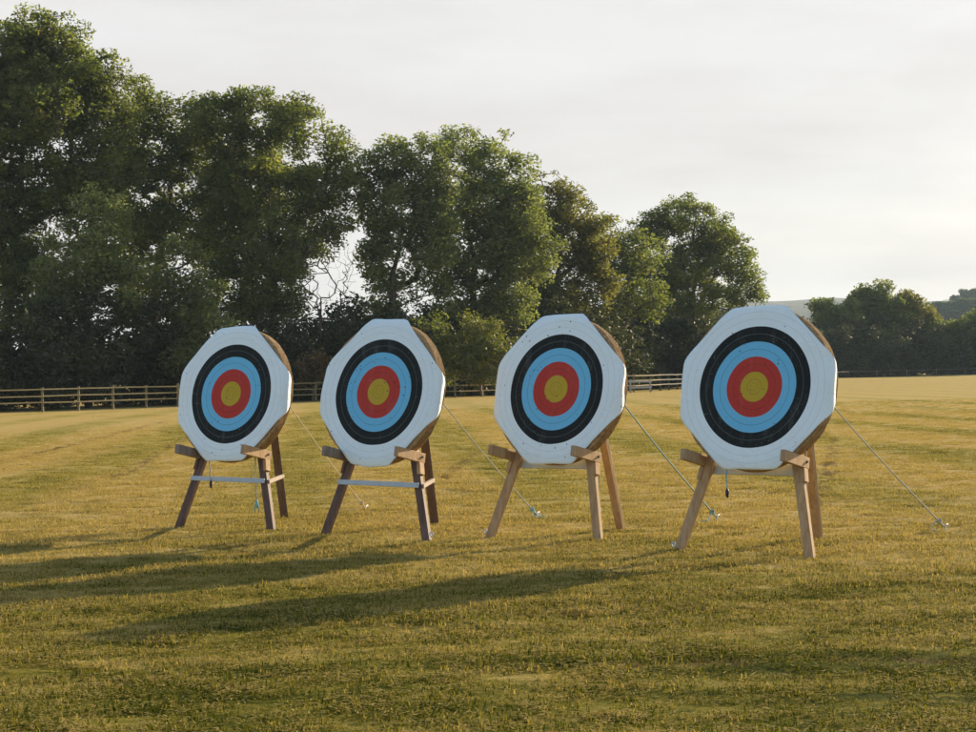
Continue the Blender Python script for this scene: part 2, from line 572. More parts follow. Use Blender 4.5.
bm = bmesh.new()
xs = np.concatenate([[-3000, -1200, -500, -200, -100], np.linspace(-60, -10, 18)[:-1], np.linspace(-10, 10, 301), np.linspace(10, 120, 38)[1:], [200, 400, 900, 1600, 3000]])
ys = np.concatenate([[-120, -40, -10], np.linspace(0, 5, 5), np.linspace(5.06, 20, 240), np.linspace(20.15, 60, 120), np.linspace(66, 280, 50), [400, 700, 1200, 2200, 4200]])
grid = [[None] * len(ys) for _ in xs]
for i, x in enumerate(xs):
    rl = relief(np.full(len(ys), x), ys)
    for j, y in enumerate(ys):
        far = max(0.0, min(1.0, (y - 40) / 40))
        z = 0.10 * far * math.sin(x * 0.11 + 1.0) * math.sin(y * 0.083) + float(rl[j])
        grid[i][j] = bm.verts.new((x, y, z))
for i in range(len(xs) - 1):
    for j in range(len(ys) - 1):
        bm.faces.new((grid[i][j], grid[i + 1][j], grid[i + 1][j + 1], grid[i][j + 1]))
g_ = obj('ground', bm, MAT['turf'], smooth=True)
tag(g_, 'mown grass field with dry straw bands running away to the trees', 'ground', kind='structure')

# distant hill
bm = bmesh.new()
nx = 140
prev = None
hx = np.linspace(-900, 1500, nx)
rows = []
for (y, s) in ((1050, 0.0), (1200, 0.45), (1350, 0.82), (1500, 1.0), (1700, 0.8), (2000, 0.0)):
    row = []
    for x in hx:
        hgt = 20 + 32 * min(1.0, max(0.0, (x + 250) / 420)) + 5 * math.sin(x * 0.0052 + 0.6) + 2.0 * math.sin(x * 0.021 + 2) + 1.0 * math.sin(x * 0.07)
        row.append(bm.verts.new((x, y, max(-0.5, hgt * s - 0.5))))
    rows.append(row)
for a, b in zip(rows, rows[1:]):
    for i in range(nx - 1):
        bm.faces.new((a[i], a[i + 1], b[i + 1], b[i]))
k = NT('far_hillside')
gp = k.n('NewGeometry').outputs['Position']
f1 = k.noise(k.scale(gp, (0.012, 0.006, 0.05)), 1.0, 4, 0.6)
k.col(k.mix(k.ramp(f1, 0.42, 0.56), (0.025, 0.045, 0.045), (0.05, 0.075, 0.062)))
k.rough(0.95)
hill = obj('hill', bm, k.m, smooth=True)
tag(hill, 'low blue green hill on the horizon behind the right hand hedge', 'hill', kind='structure')


# ------------------------------------------------------------------ grass blades
def grass():
    rng = np.random.default_rng(5)
    patches = []
    for v in range(5):
        nb = 75
        size = 0.22
        base = rng.uniform(-size / 2, size / 2, (nb, 2))
        ln = rng.gamma(4.0, 0.0042, nb).clip(0.007, 0.04)
        yaw = rng.uniform(0, 2 * np.pi, nb)
        lean = rng.uniform(0.25, 1.35, nb)
        thatch = rng.uniform(size=nb) < 0.30          # cut straw lying flat
        lean[thatch] = rng.uniform(1.35, 1.56, thatch.sum())
        ln[thatch] *= 1.9
        wd = rng.uniform(0.0018, 0.0042, nb)
        d = np.stack([np.cos(yaw), np.sin(yaw)], 1)
        s = np.stack([-d[:, 1], d[:, 0]], 1)
        V = np.zeros((nb, 2, 4, 3))
        zz = np.where(thatch, rng.uniform(0.002, 0.014, nb), 0.0)
        h1, h2 = ln * 0.6 * np.cos(lean * 0.6), ln * (0.6 * np.cos(lean * 0.6) + 0.4 * np.cos(lean))
        o1, o2 = ln * 0.6 * np.sin(lean * 0.6), ln * (0.6 * np.sin(lean * 0.6) + 0.4 * np.sin(lean))

        def pt(o, z, side, ww):
            z = np.where(thatch, zz + np.minimum(z, .006), z)
            xy = base + d * o[:, None] + s * (side * ww)[:, None]
            return np.concatenate([xy, z[:, None]], 1)
        z0 = np.where(thatch, rng.uniform(0.002, 0.014, nb), -0.004)
        o0 = np.zeros(nb)
        V[:, 0, 0] = pt(o0, z0, -1, wd); V[:, 0, 1] = pt(o0, z0, 1, wd)
        V[:, 0, 2] = pt(o1, h1, 1, wd * .8); V[:, 0, 3] = pt(o1, h1, -1, wd * .8)
        V[:, 1, 0] = pt(o1, h1, -1, wd * .8); V[:, 1, 1] = pt(o1, h1, 1, wd * .8)
        V[:, 1, 2] = pt(o2, h2, 1, wd * .2); V[:, 1, 3] = pt(o2, h2, -1, wd * .2)
        t = np.repeat(np.where(thatch, rng.uniform(.6, 1.15, nb), rng.beta(1.6, 2.5, nb)), 2)
        me = quad_mesh('grass_patch', V.reshape(-1, 3), nb * 2, t)
        me.materials.append(MAT['blades'])
        patches.append(bpy.data.objects.new('grass_patch', me))
    # scatter
    pts, scl, idx = [], [], []
    for y0, y1, dens in ((5.5, 12, 82), (12, 19, 68), (19, 28, 46), (28, 40, 28), (40, 56, 16), (56, 75, 7)):
        xm = 0.31 * y1 + 1.2
        n = int((y1 - y0) * 2 * xm * dens)
        x = rng.uniform(-xm, xm, n)
        y = rng.uniform(y0, y1, n)
        keep = np.abs(x) < 0.31 * y + 1.2
        x, y = x[keep], y[keep]
        clump = np.sin(x * 1.7 + np.sin(y * 2.3)) * np.sin(y * 2.9 + 1.3 * np.sin(x * 1.1))
        pts.append(np.stack([x, y, relief(x, y)], 1))
        scl.append(rng.uniform(0.7, 1.25, len(x)) * (1 + 0.22 * clump))
    P = np.concatenate(pts)
    S = np.concatenate(scl)
    n = len(P)
    me = bpy.data.meshes.new('grass')
    me.vertices.add(n)
    me.vertices.foreach_set('co', P.astype(np.float32).ravel())
    for nm, arr in (('gs', S), ('gr', rng.uniform(0, 6.283, n))):
        a = me.attributes.new(nm, 'FLOAT', 'POINT')
        a.data.foreach_set('value', arr.astype(np.float32))
    a = me.attributes.new('gi', 'INT', 'POINT')
    a.data.foreach_set('value', rng.integers(0, len(patches), n).astype(np.int32))
    me.update()
    o = link_mesh('grass', me, MAT['blades'])
    tag(o, 'short mown grass, green and straw blades over the near field', 'grass', kind='stuff')
    ng = bpy.data.node_groups.new('grass_scatter', 'GeometryNodeTree')
    ng.interface.new_socket('Geometry', in_out='INPUT', socket_type='NodeSocketGeometry')
    ng.interface.new_socket('Geometry', in_out='OUTPUT', socket_type='NodeSocketGeometry')
    N = ng.nodes
    gi, go = N.new('NodeGroupInput'), N.new('NodeGroupOutput')
    join = N.new('GeometryNodeJoinGeometry')

    def attr(name, typ):
        x = N.new('GeometryNodeInputNamedAttribute')
        x.data_type = typ
        x.inputs['Name'].default_value = name
        return x.outputs['Attribute']
    ai, ar, as_ = attr('gi', 'INT'), attr('gr', 'FLOAT'), attr('gs', 'FLOAT')
    for q, p in enumerate(patches):
        oi = N.new('GeometryNodeObjectInfo')
        oi.inputs['Object'].default_value = p
        oi.inputs['As Instance'].default_value = True
        cmp_ = N.new('FunctionNodeCompare')
        cmp_.data_type = 'INT'
        cmp_.operation = 'EQUAL'
        ia = [s for s in cmp_.inputs if s.type == 'INT']
        ng.links.new(ai, ia[0])
        ia[1].default_value = q
        iop = N.new('GeometryNodeInstanceOnPoints')
        cx = N.new('ShaderNodeCombineXYZ')
        ng.links.new(ar, cx.inputs['Z'])
        ng.links.new(gi.outputs[0], iop.inputs['Points'])
        ng.links.new(cmp_.outputs['Result'], iop.inputs['Selection'])
        ng.links.new(oi.outputs['Geometry'], iop.inputs['Instance'])
        ng.links.new(cx.outputs[0], iop.inputs['Rotation'])
        ng.links.new(as_, iop.inputs['Scale'])
        ng.links.new(iop.outputs['Instances'], join.inputs[0])
    ng.links.new(join.outputs[0], go.inputs[0])
    md = o.modifiers.new('scatter', 'NODES')
    md.node_group = ng


grass()


# ------------------------------------------------------------------ trees
def leaf_quads(rng, centers, radii, per_m3, size, tint_c, squash=0.72, jitter=1.0):
    """leaf sized rhombs spread through clumps"""
    cs, rs, ts = [], [], []
    for c, r, t in zip(centers, radii, tint_c):
        n = max(6, int(per_m3 * r ** 2.3))
        d = rng.normal(size=(n, 3))
        d /= np.linalg.norm(d, axis=1)[:, None]
        rad = r * rng.uniform(0, 1, n) ** 0.45
        p = c + d * rad[:, None] * np.array([1, 1, squash])
        cs.append(p)
        ts.append(np.clip(t + rng.normal(0, 0.16, n), 0, 1))
    P = np.concatenate(cs)
    T = np.concatenate(ts)
    n = len(P)
    a = rng.normal(size=(n, 3))
    a[:, 2] *= 0.6
    a /= np.linalg.norm(a, axis=1)[:, None]
    b = rng.normal(size=(n, 3))
    b -= a * (a * b).sum(1)[:, None]
    b /= np.linalg.norm(b, axis=1)[:, None]
    L = size * rng.uniform(0.6, 1.45, n)[:, None]
    Wd = L * rng.uniform(0.32, 0.52, n)[:, None]
    V = np.stack([P - a * L, P - a * L * 0.1 + b * Wd, P + a * L, P - a * L * 0.1 - b * Wd], 1)
    return V.reshape(-1, 3), n, T


def skeleton(rng, base, top, attract, tip=0.025, r_base=None, wander=0.10):
    """grow limbs from a trunk to every attractor; returns nodes, parents, radii"""
    nodes, par = [np.array(base)], [-1]
    nt_ = 9
    off = np.zeros(3)
    for i in range(1, nt_ + 1):
        t = i / nt_
        off = off + rng.normal(0, 0.12, 3) * np.array([1, 1, 0])
        nodes.append(np.array(base) * (1 - t) + np.array(top) * t + off * t * 1.6)
        par.append(len(nodes) - 2)
    ax = np.array(top)
    order = np.argsort([np.linalg.norm((a - (np.array(base) * .4 + ax * .6)) * np.array([1, 1, .7])) for a in attract])
    for k_ in order:
        a = attract[k_]
        A = np.array(nodes)
        dv = a - A
        dist = np.linalg.norm(dv, axis=1)
        up_pen = np.maximum(0, -dv[:, 2]) * 1.2
        cost = dist + up_pen
        cost[0:2] += 6
        j = int(np.argmin(cost))
        seg = max(1, min(5, int(dist[j] / 0.9)))
        p0 = A[j]
        cur = j
        for q in range(1, seg + 1):
            t = q / seg
            p = p0 * (1 - t) + a * t
            if q < seg:
                p = p + rng.normal(0, wander * dist[j] ** 0.6, 3) + np.array([0, 0, -0.10 * dist[j] * math.sin(math.pi * t) * (1 if dv[j][2] > 0 else -1)])
            nodes.append(p)
            par.append(cur)
            cur = len(nodes) - 1
    n = len(nodes)
    acc = np.zeros(n)
    kids = np.zeros(n)
    for i in par:
        if i >= 0: kids[i] += 1
    e = 2.4
    for i in range(n - 1, 0, -1):
        if acc[i] == 0:
            acc[i] = tip ** e
        acc[par[i]] += acc[i]
    rad = acc ** (1 / e)
    if r_base:
        rad = tip + (rad - tip) * (r_base - tip) / max(1e-6, rad[0] - tip)
    return np.array(nodes), par, rad


def limbs_mesh(bm, nodes, par, rad, n=5, rmin=0.0):
    for i in range(1, len(nodes)):
        a, b = nodes[par[i]], nodes[i]
        r0, r1 = rad[par[i]], rad[i]
        if r1 < rmin: continue
        r0 = min(r0, r1 * 1.5 + 0.02)
        d = b - a
        ln = np.linalg.norm(d)
        if ln < 1e-4: continue
        d = d / ln
        s = np.cross(d, [0.3, 0.2, 1.0] if abs(d[2]) < 0.9 else [1, 0, 0])
        s /= np.linalg.norm(s)
        u = np.cross(s, d)
        k_ = n if r1 > 0.06 else 4
        R0 = [bm.verts.new(a + (s * math.cos(6.2832 * j / k_) + u * math.sin(6.2832 * j / k_)) * r0) for j in range(k_)]
        R1 = [bm.verts.new(b + d * 0.02 + (s * math.cos(6.2832 * j / k_) + u * math.sin(6.2832 * j / k_)) * r1) for j in range(k_)]
        for j in range(k_):
            bm.faces.new((R0[j], R0[(j + 1) % k_], R1[(j + 1) % k_], R1[j]))


def tree(name, label, D, base_px, lobes, seed, mat='ash', cat='tree', group=None, clump=1.05, fill=2.0, per=185, leaf=0.132,
         bark='bark', r_base=0.27, thin=0.0, zbase=0.0, depth=0.85, trunk_frac=0.72, tint=0.45):
    """lobes: crown masses as (px, py, rx, ry) in photo pixels at depth D, turned into metres"""
    rng = np.random.default_rng(seed)
    s = D / F
    bx = at(base_px, 390, D).x
    L = []
    for lb in lobes:
        px, py, rx, ry = lb[:4]
        c = at(px, py, D)
        L.append((np.array([c.x - bx, rng.uniform(-.25, .25) * rx * s * 2 * depth, c.z - zbase]), rx * s, ry * s, lb[4] if len(lb) > 4 else 1.0, rng.normal(0, .10)))
    att, rad_, tn = [], [], []
    for (c, rx, rz, fl, dt) in L:
        vol = rx * rx * depth * rz * 4.19
        n = max(4, int(fl * fill * 0.55 * vol / clump ** 2.6))
        d = rng.normal(size=(n, 3))
        d /= np.linalg.norm(d, axis=1)[:, None]
        q = rng.uniform(0.10, 1, n) ** 0.42 * np.where(rng.uniform(size=n) < .16, 1.16, 1.0)
        p = c + d * q[:, None] * np.array([rx, rx * depth, rz]) * 0.92
        for pp, qq, dd in zip(p, q, d):
            if pp[2] < 0.5: continue
            if thin and rng.uniform() < thin * (1.2 - qq): continue
            att.append(pp)
            rad_.append(clump * rng.uniform(0.42, 1.25) * (1.08 - 0.25 * qq))
            tn.append(np.clip(rng.normal(tint + dt, 0.20), 0.05, 0.95))
    att = np.array(att)
    root = empty(name, (bx, D, zbase))
    tag(root, label, cat, group)
    ztop = max(q[0][2] + q[2] for q in L)
    xc = float(np.mean([c[0] for (c, rx, rz, fl, dt) in L]))
    nodes, par, rad = skeleton(rng, (0, 0, -0.15), (xc * 0.6, 0, ztop * trunk_frac), att, r_base=r_base)
    b = bmesh.new()
    limbs_mesh(b, nodes, par, rad)
    obj('trunk', b, MAT[bark], root, smooth=True)
    V, n, T = leaf_quads(rng, att, rad_, per, leaf, tn)
    V[:, 2] = np.maximum(V[:, 2], 0.03)
    me = quad_mesh('crown', V, n, T)
    link_mesh('crown', me, MAT[mat], root)
    return root


WOOD = 'trees along the left edge of the field'
tree('ash_tree', 'tallest broad ash tree at the far left edge of the field, cut by the frame', 112, 0,
     [(30, 46, 40, 37), (88, 72, 40, 32), (-30, 90, 60, 60), (25, 115, 65, 50), (92, 125, 42, 48), (-25, 190, 50, 55), (50, 185, 55, 38), (-50, 60, 40, 40), (52, 42, 34, 30), (5, 60, 40, 45), (70, 85, 40, 35), (-10, 262, 40, 48, .7), (38, 290, 46, 50, .8), (110, 190, 38, 42), (105, 245, 34, 40, .8), (10, 240, 50, 40, .8)],
     11, group=WOOD, r_base=0.34)
tree('ash_tree', 'slimmer ash tree with sky gaps low in its crown, next to the tallest tree', 119, 152,
     [(138, 108, 32, 32), (186, 124, 32, 30), (150, 160, 42, 40), (196, 178, 34, 45), (116, 150, 30, 40), (165, 225, 36, 26), (140, 270, 38, 36, .8), (205, 235, 30, 42, .9), (150, 215, 45, 30, .8)],
     12, group=WOOD, thin=0.15)
tree('ash_tree', 'broad rounded ash tree behind the leftmost target with bare limbs on its right', 116, 268,
     [(256, 118, 42, 38), (214, 128, 38, 38), (302, 128, 32, 34), (338, 150, 20, 28), (250, 185, 58, 50), (312, 190, 34, 32), (272, 255, 48, 42), (222, 240, 34, 40), (352, 190, 16, 24), (262, 308, 46, 40), (342, 205, 22, 34), (330, 172, 24, 30), (214, 290, 32, 42, .9), (306, 235, 34, 34, .8)],
     13, 'ash', group=WOOD, r_base=0.3)
tree('ash_tree', 'grey green ash tree just right of the sky gap above the second target', 118, 384,
     [(384, 163, 28, 28), (416, 160, 32, 28), (395, 210, 38, 38), (392, 262, 33, 38), (428, 218, 30, 40), (368, 190, 16, 30), (384, 305, 28, 34), (440, 185, 24, 40), (436, 245, 26, 45), (432, 298, 28, 36, .9), (362, 168, 16, 26), (374, 232, 18, 36)],
     14, 'grey_leaf', group=WOOD)
tree('ash_tree', 'high domed grey green ash tree in the middle, between second and third targets', 123, 472,
     [(460, 147, 28, 28), (498, 161, 32, 30), (478, 205, 45, 42), (520, 208, 22, 36), (498, 255, 35, 35), (452, 258, 30, 34), (476, 296, 40, 28), (524, 215, 24, 44), (518, 265, 28, 46), (512, 305, 28, 26), (545, 240, 20, 40, .6)],
     15, 'grey_leaf', group=WOOD)
tree('ash_tree', 'yellowing ash tree standing behind the third target', 133, 552,
     [(545, 196, 28, 28), (576, 209, 28, 26), (550, 246, 38, 36), (590, 252, 24, 30), (538, 288, 26, 24), (560, 300, 38, 26), (598, 240, 22, 36), (596, 288, 26, 28, .9)],
     16, 'warm_leaf', group=WOOD, thin=0.1)
tree('ash_tree', 'thin airy ash tree with open limbs, right of the yellowing tree', 139, 616,
     [(606, 238, 22, 26), (632, 246, 20, 26), (614, 276, 30, 24), (612, 304, 30, 18), (642, 262, 22, 36, .9), (644, 298, 26, 20, .9)],
     17, 'ash', group=WOOD, thin=0.15, per=170, r_base=0.2, trunk_frac=.6)
tree('ash_tree', 'spreading round ash tree at the right end of the tree line', 153, 690,
     [(684, 218, 32, 24), (652, 231, 26, 24), (718, 238, 30, 26), (740, 266, 22, 20), (692, 266, 46, 26), (754, 284, 15, 10), (664, 282, 30, 22), (758, 297, 14, 6), (640, 262, 18, 20), (690, 302, 56, 16, .8), (742, 290, 22, 18, .8), (630, 300, 20, 20, .8)],
     58, 'ash', group=WOOD, thin=0.12, r_base=0.28)
# smaller trees in front
tree('small_tree', 'leafy lower tree in front of the tallest ash, hanging over the fence', 104, 88,
     [(96, 222, 38, 36), (72, 268, 46, 44), (112, 296, 34, 44), (58, 326, 40, 42), (100, 345, 30, 28)],
     21, 'grey_leaf', 'tree', r_base=0.26, per=170, tint=0.5)
tree('small_tree', 'leafy lower tree sagging to the ground beside the leftmost target', 106, 184,
     [(186, 268, 30, 34), (206, 310, 28, 42), (170, 325, 38, 40), (158, 290, 24, 30), (190, 355, 32, 25)],
     22, 'grey_leaf', 'tree', r_base=0.24, per=170, tint=0.55)
tree('bush', 'bright yellow green bush between the second and third targets', 113, 482,
     [(480, 342, 30, 32), (508, 350, 24, 26), (455, 352, 24, 30), (486, 365, 38, 22)],
     23, 'bright_leaf', 'bush', clump=0.8, per=190, leaf=0.12, r_base=0.1, bark='pale_bark', trunk_frac=.5)
tree('bush', 'mid green bush left of the bright bush, behind the second target', 114, 436,
     [(432, 340, 24, 30), (414, 356, 26, 26), (440, 365, 26, 22)],
     24, 'ash', 'bush', clump=0.8, per=190, leaf=0.12, r_base=0.1, trunk_frac=.5)
tree('bush', 'brown dying bracken bush low between the first and second targets', 109, 312,
     [(312, 366, 22, 14), (296, 376, 16, 14), (334, 374, 18, 14)],
     25, 'brown_leaf', 'bush', clump=0.6, per=190, leaf=0.12, r_base=0.06, bark='pale_bark', trunk_frac=.5)
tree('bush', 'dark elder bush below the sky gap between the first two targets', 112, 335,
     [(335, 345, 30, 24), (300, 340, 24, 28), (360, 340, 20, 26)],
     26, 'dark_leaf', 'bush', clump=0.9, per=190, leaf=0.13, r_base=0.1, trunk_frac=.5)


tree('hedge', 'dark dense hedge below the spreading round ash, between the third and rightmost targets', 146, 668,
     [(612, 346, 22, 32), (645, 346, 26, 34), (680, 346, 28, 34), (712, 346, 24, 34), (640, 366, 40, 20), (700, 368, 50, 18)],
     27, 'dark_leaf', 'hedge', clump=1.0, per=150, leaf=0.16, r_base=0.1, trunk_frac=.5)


# bare dead tree
def dead_tree():
    rng = np.random.default_rng(44)
    D = 111
    s = D / F
    bx = at(318, 390, D).x
    att = []
    for (px, py, rx, ry, n) in ((330, 285, 26, 36, 120), (345, 262, 14, 38, 60), (305, 262, 18, 34, 60), (350, 310, 10, 26, 34), (322, 228, 20, 24, 46)):
        for _ in range(n):
            c = at(px + rng.uniform(-1, 1) * rx, py + rng.uniform(-1, 1) * ry, D)
            att.append(np.array([c.x - bx, rng.uniform(-1.6, 1.6), c.z]))
    root = empty('bare_tree', (bx, D, 0))
    tag(root, 'bare dead tree of twigs showing in the sky gap above the second target', 'tree')
    nodes, par, rad = skeleton(rng, (0, 0, -0.1), (0.3, 0, 6.5), np.array(att), tip=0.007, r_base=0.08, wander=0.09)
    b = bmesh.new()
    limbs_mesh(b, nodes, par, rad)
    obj('trunk', b, MAT['bark'], root, smooth=True)


dead_tree()

# right hand hedge trees, far off
HEDGE = 'hedge trees on the right'
tree('hedge_tree', 'tallest pointed hedge tree right of the rightmost target', 238, 876,
     [(875, 298, 17, 20), (868, 316, 30, 26), (890, 320, 24, 26), (872, 348, 36, 26), (856, 302, 13, 11)],
     31, 'ash', 'tree', HEDGE, clump=1.4, per=100, leaf=0.22, tint=.5)
tree('hedge_tree', 'round dark hedge tree showing beside the rightmost target', 236, 836,
     [(836, 320, 24, 26), (822, 313, 16, 16), (840, 350, 32, 24), (812, 345, 20, 30)],
     32, 'ash', 'tree', HEDGE, clump=1.4, per=100, leaf=0.22)
tree('hedge_tree', 'rounded yellow green hedge tree right of the tallest pointed one', 240, 912,
     [(908, 308, 20, 20), (916, 328, 24, 24), (900, 352, 28, 22)],
     33, 'warm_leaf', 'tree', HEDGE, clump=1.4, per=100, leaf=0.22)
tree('hedge_tree', 'low dark hedge tree in the dip before the right frame edge', 240, 942,
     [(944, 336, 20, 20), (936, 354, 28, 20)],
     34, 'ash', 'tree', HEDGE, clump=1.4, per=100, leaf=0.22)
tree('hedge_tree', 'wide green hedge tree cut by the right frame edge', 240, 976,
     [(972, 328, 20, 20), (992, 326, 26, 26), (975, 350, 34, 24), (1015, 340, 24, 34)],
     35, 'ash', 'tree', HEDGE, clump=1.4, per=100, leaf=0.22)
tree('hill_tree', 'far hazy tree standing alone on the hill skyline at the right edge', 900, 966,
     [(966, 293, 6, 5), (974, 295, 8, 6), (958, 300, 8, 5)], 36, 'hill_leaf', 'tree', clump=1.8, per=40, leaf=0.5, zbase=0, r_base=.5, trunk_frac=.95)
tree('hill_copse', 'hazy blue green copse below the hill tree at the right edge', 700, 955,
     [(945, 310, 18, 8), (965, 308, 18, 9), (985, 306, 14, 10), (950, 322, 30, 16), (980, 322, 24, 18)], 37, 'hill_leaf', 'copse', clump=2.4, per=30, leaf=0.5, r_base=.5)


# undergrowth: the dark mass under the trees
def undergrowth():
    rng = np.random.default_rng(77)
    cs, rs, ts = [], [], []
    segs = []
    X = -40.0
    while X < 72:
        Y = field_edge(X)
        slope = (field_edge(X + 1) - field_edge(X - 1)) / 2
        nrm = np.array([-slope, 1.0]) / math.hypot(slope, 1)
        px = X / Y * F + 488
        hgt = float(np.interp(px, [-100, 60, 230, 300, 345, 380, 440, 520, 600, 690, 760, 800, 1100], [7.5, 7.0, 6.6, 5.6, 3.8, 6.6, 5.6, 6.0, 6.6, 6.6, 6.2, 7.5, 7.5]))
        stepl = 0.55 if Y < 190 else 0.9
        for _ in range(26 if X < 8 else 66):
            dpt = rng.uniform(3.2, 12.0 if X < 8 else 16.0)
            z = hgt * rng.uniform(0, 1) ** 0.8 * (0.72 + 0.28 * math.sin(X * 0.9 + dpt)) * (0.75 + 0.25 * min(1, (dpt - 2) / 4))
            cs.append(np.array([X + nrm[0] * dpt + rng.uniform(-.4, .4), Y + nrm[1] * dpt, max(0.3, z)]))
            rs.append(rng.uniform(0.7, 1.1))
            ts.append(rng.uniform(0.15, 0.6))
        X += stepl / math.hypot(slope, 1) * 1.25
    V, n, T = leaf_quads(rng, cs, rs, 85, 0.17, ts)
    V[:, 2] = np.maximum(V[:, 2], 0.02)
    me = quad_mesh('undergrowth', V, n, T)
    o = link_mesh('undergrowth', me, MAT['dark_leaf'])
    tag(o, 'dark tangled undergrowth filling the space below the tree line', 'undergrowth', kind='stuff')


undergrowth()


# ------------------------------------------------------------------ fences
def rail_fence():
    rng = random.Random(3)
    # walk the edge at 2.4 m steps
    pts = []
    X = -31.0
    while X < 18:
        pts.append((X, field_edge(X) + 0.6))
        sl = field_edge(X + .5) - field_edge(X - .5)
        X += 2.35 / math.hypot(1, sl)
    root = empty('rail_fence', (pts[0][0], pts[0][1], 0))
    tag(root, 'weathered three rail wooden fence running along the foot of the trees', 'fence')
    o0 = Vector((pts[0][0], pts[0][1], 0))
    for (x, y) in pts:
        b = bmesh.new()
        lean = rng.uniform(-.02, .02)
        p = Vector((x, y, 0)) - o0
        beam(b, p + Vector((0, 0, -.2)), p + Vector((lean, 0, 1.20 + rng.uniform(-.03, .05))), .11, .10, (0, 1, 0), 0)
        obj('post', b, MAT['fence'] if x < 11 else MAT['shaded_fence'], root)
    for i in range(0, len(pts) - 1, 2):
        j = min(i + 2, len(pts) - 1)
        for z in (0.40, 0.74, 1.09):
            b = bmesh.new()
            for k0 in range(i, j):
                a = Vector((*pts[k0], 0)) - o0
                c = Vector((*pts[k0 + 1], 0)) - o0
                dz = rng.uniform(-.015, .015)
                nrm = (c - a).cross(Vector((0, 0, 1))).normalized() * 0.09
                beam(b, a + nrm + Vector((0, 0, z + dz)), c + nrm + Vector((0, 0, z + rng.uniform(-.015, .015))), .04, .072, (0, 0, 1), 0)
            obj('rail', b, MAT['fence'] if pts[i][0] < 10.5 else MAT['shaded_fence'], root)


rail_fence()


def white_fence():
    a, c = Vector((*ground_at(626, 391.5), 0)), Vector((*ground_at(645, 391), 0))
    a.y -= 4; c.y -= 4
    root = empty('rail_fence', a)
    tag(root, 'short white two rail fence section just right of the third target', 'fence')
    d = c - a
    for t in (0, 1):
        b = bmesh.new()
        beam(b, d * t + Vector((0, 0, -.1)), d * t + Vector((0, 0, 0.86)), .11, .11, (0, 1, 0), 0.006)
        obj('post', b, MAT['white_rail'], root)
    for z in (0.30, 0.70):
        b = bmesh.new()
        beam(b, Vector((-.1, -.08, z)), d + Vector((.1, -.08, z)), .04, .13, (0, 0, 1), 0.004)
        obj('rail', b, MAT['white_rail'], root)


white_fence()


def wire_fence():
    pts = []
    X = 27.0
    while X < 82:
        pts.append(Vector((X, field_edge(X) + 0.5, 0)))
        X += 4.3
    root = empty('wire_fence', pts[0])
    tag(root, 'low wire fence on thin stakes in front of the right hand hedge', 'fence')
    for p in pts:
        b = bmesh.new()
        q = p - pts[0]
        tube(b, [q + Vector((0, 0, -.1)), q + Vector((0, 0, .9))], 0.035, 6)
        obj('post', b, MAT['weathered'], root)
    for z in (.80,):
        b = bmesh.new()
        tube(b, [p - pts[0] + Vector((0, -.06, z)) for p in pts], 0.014, 5)
        obj('wire', b, MAT['weathered'], root)


wire_fence()

# ------------------------------------------------------------------ archery targets
TAU = R_(12)
N_ = Vector((0, -math.cos(TAU), math.sin(TAU)))
V_ = Vector((0, math.sin(TAU), math.cos(TAU)))
E_ = Vector((1, 0, 0))
Y0 = (math.sin(TAU) * 1.30 - 0.14) / math.cos(TAU)
CEN = Vector((0, Y0, 1.30))


def frame_child(o, origin, spin=0.0):
    m = Matrix((E_, V_, N_)).transposed().to_4x4()
    m.translation = origin
    o.matrix_local = m @ Matrix.Rotation(spin, 4, 'Z')


def boss_bm(rng, Rb=0.660, th=0.108):
    bm = bmesh.new()
    prof = [(0.0, 0.0), (0.3, 0.0), (Rb - 0.03, 0.0)]
    nr = 6
    for i in range(nr):
        z0 = -th * i / nr
        for q in range(4):
            t = (q + .5) / 4
            prof.append((Rb - 0.012 + 0.014 * math.sin(math.pi * t), z0 - th / nr * t))
    prof += [(Rb - 0.03, -th), (0.3, -th), (0.0, -th)]
    n = 112
    ph = [rng.uniform(0, 6.28) for _ in range(4)]
    rings = []
    for (r, z) in prof:
        if r == 0:
            rings.append([bm.verts.new((0, 0, z))])
            continue
        row = []
        for j in range(n):
            a = 2 * math.pi * j / n
            k_ = 1 + 0.004 * math.sin(3 * a + ph[0]) + 0.003 * math.sin(7 * a + ph[1]) + 0.0018 * math.sin(29 * a + ph[2] + z * 40)
            row.append(bm.verts.new((r * k_ * math.cos(a), r * k_ * math.sin(a), z)))
        rings.append(row)
    for a, b in zip(rings, rings[1:]):
        if len(a) == 1:
            for j in range(n): bm.faces.new((a[0], b[j], b[(j + 1) % n]))
        elif len(b) == 1:
            for j in range(n): bm.faces.new((a[j], b[0], a[(j + 1) % n]))
        else:
            for j in range(n): bm.faces.new((a[j], b[j], b[(j + 1) % n], a[(j + 1) % n]))
    return bm


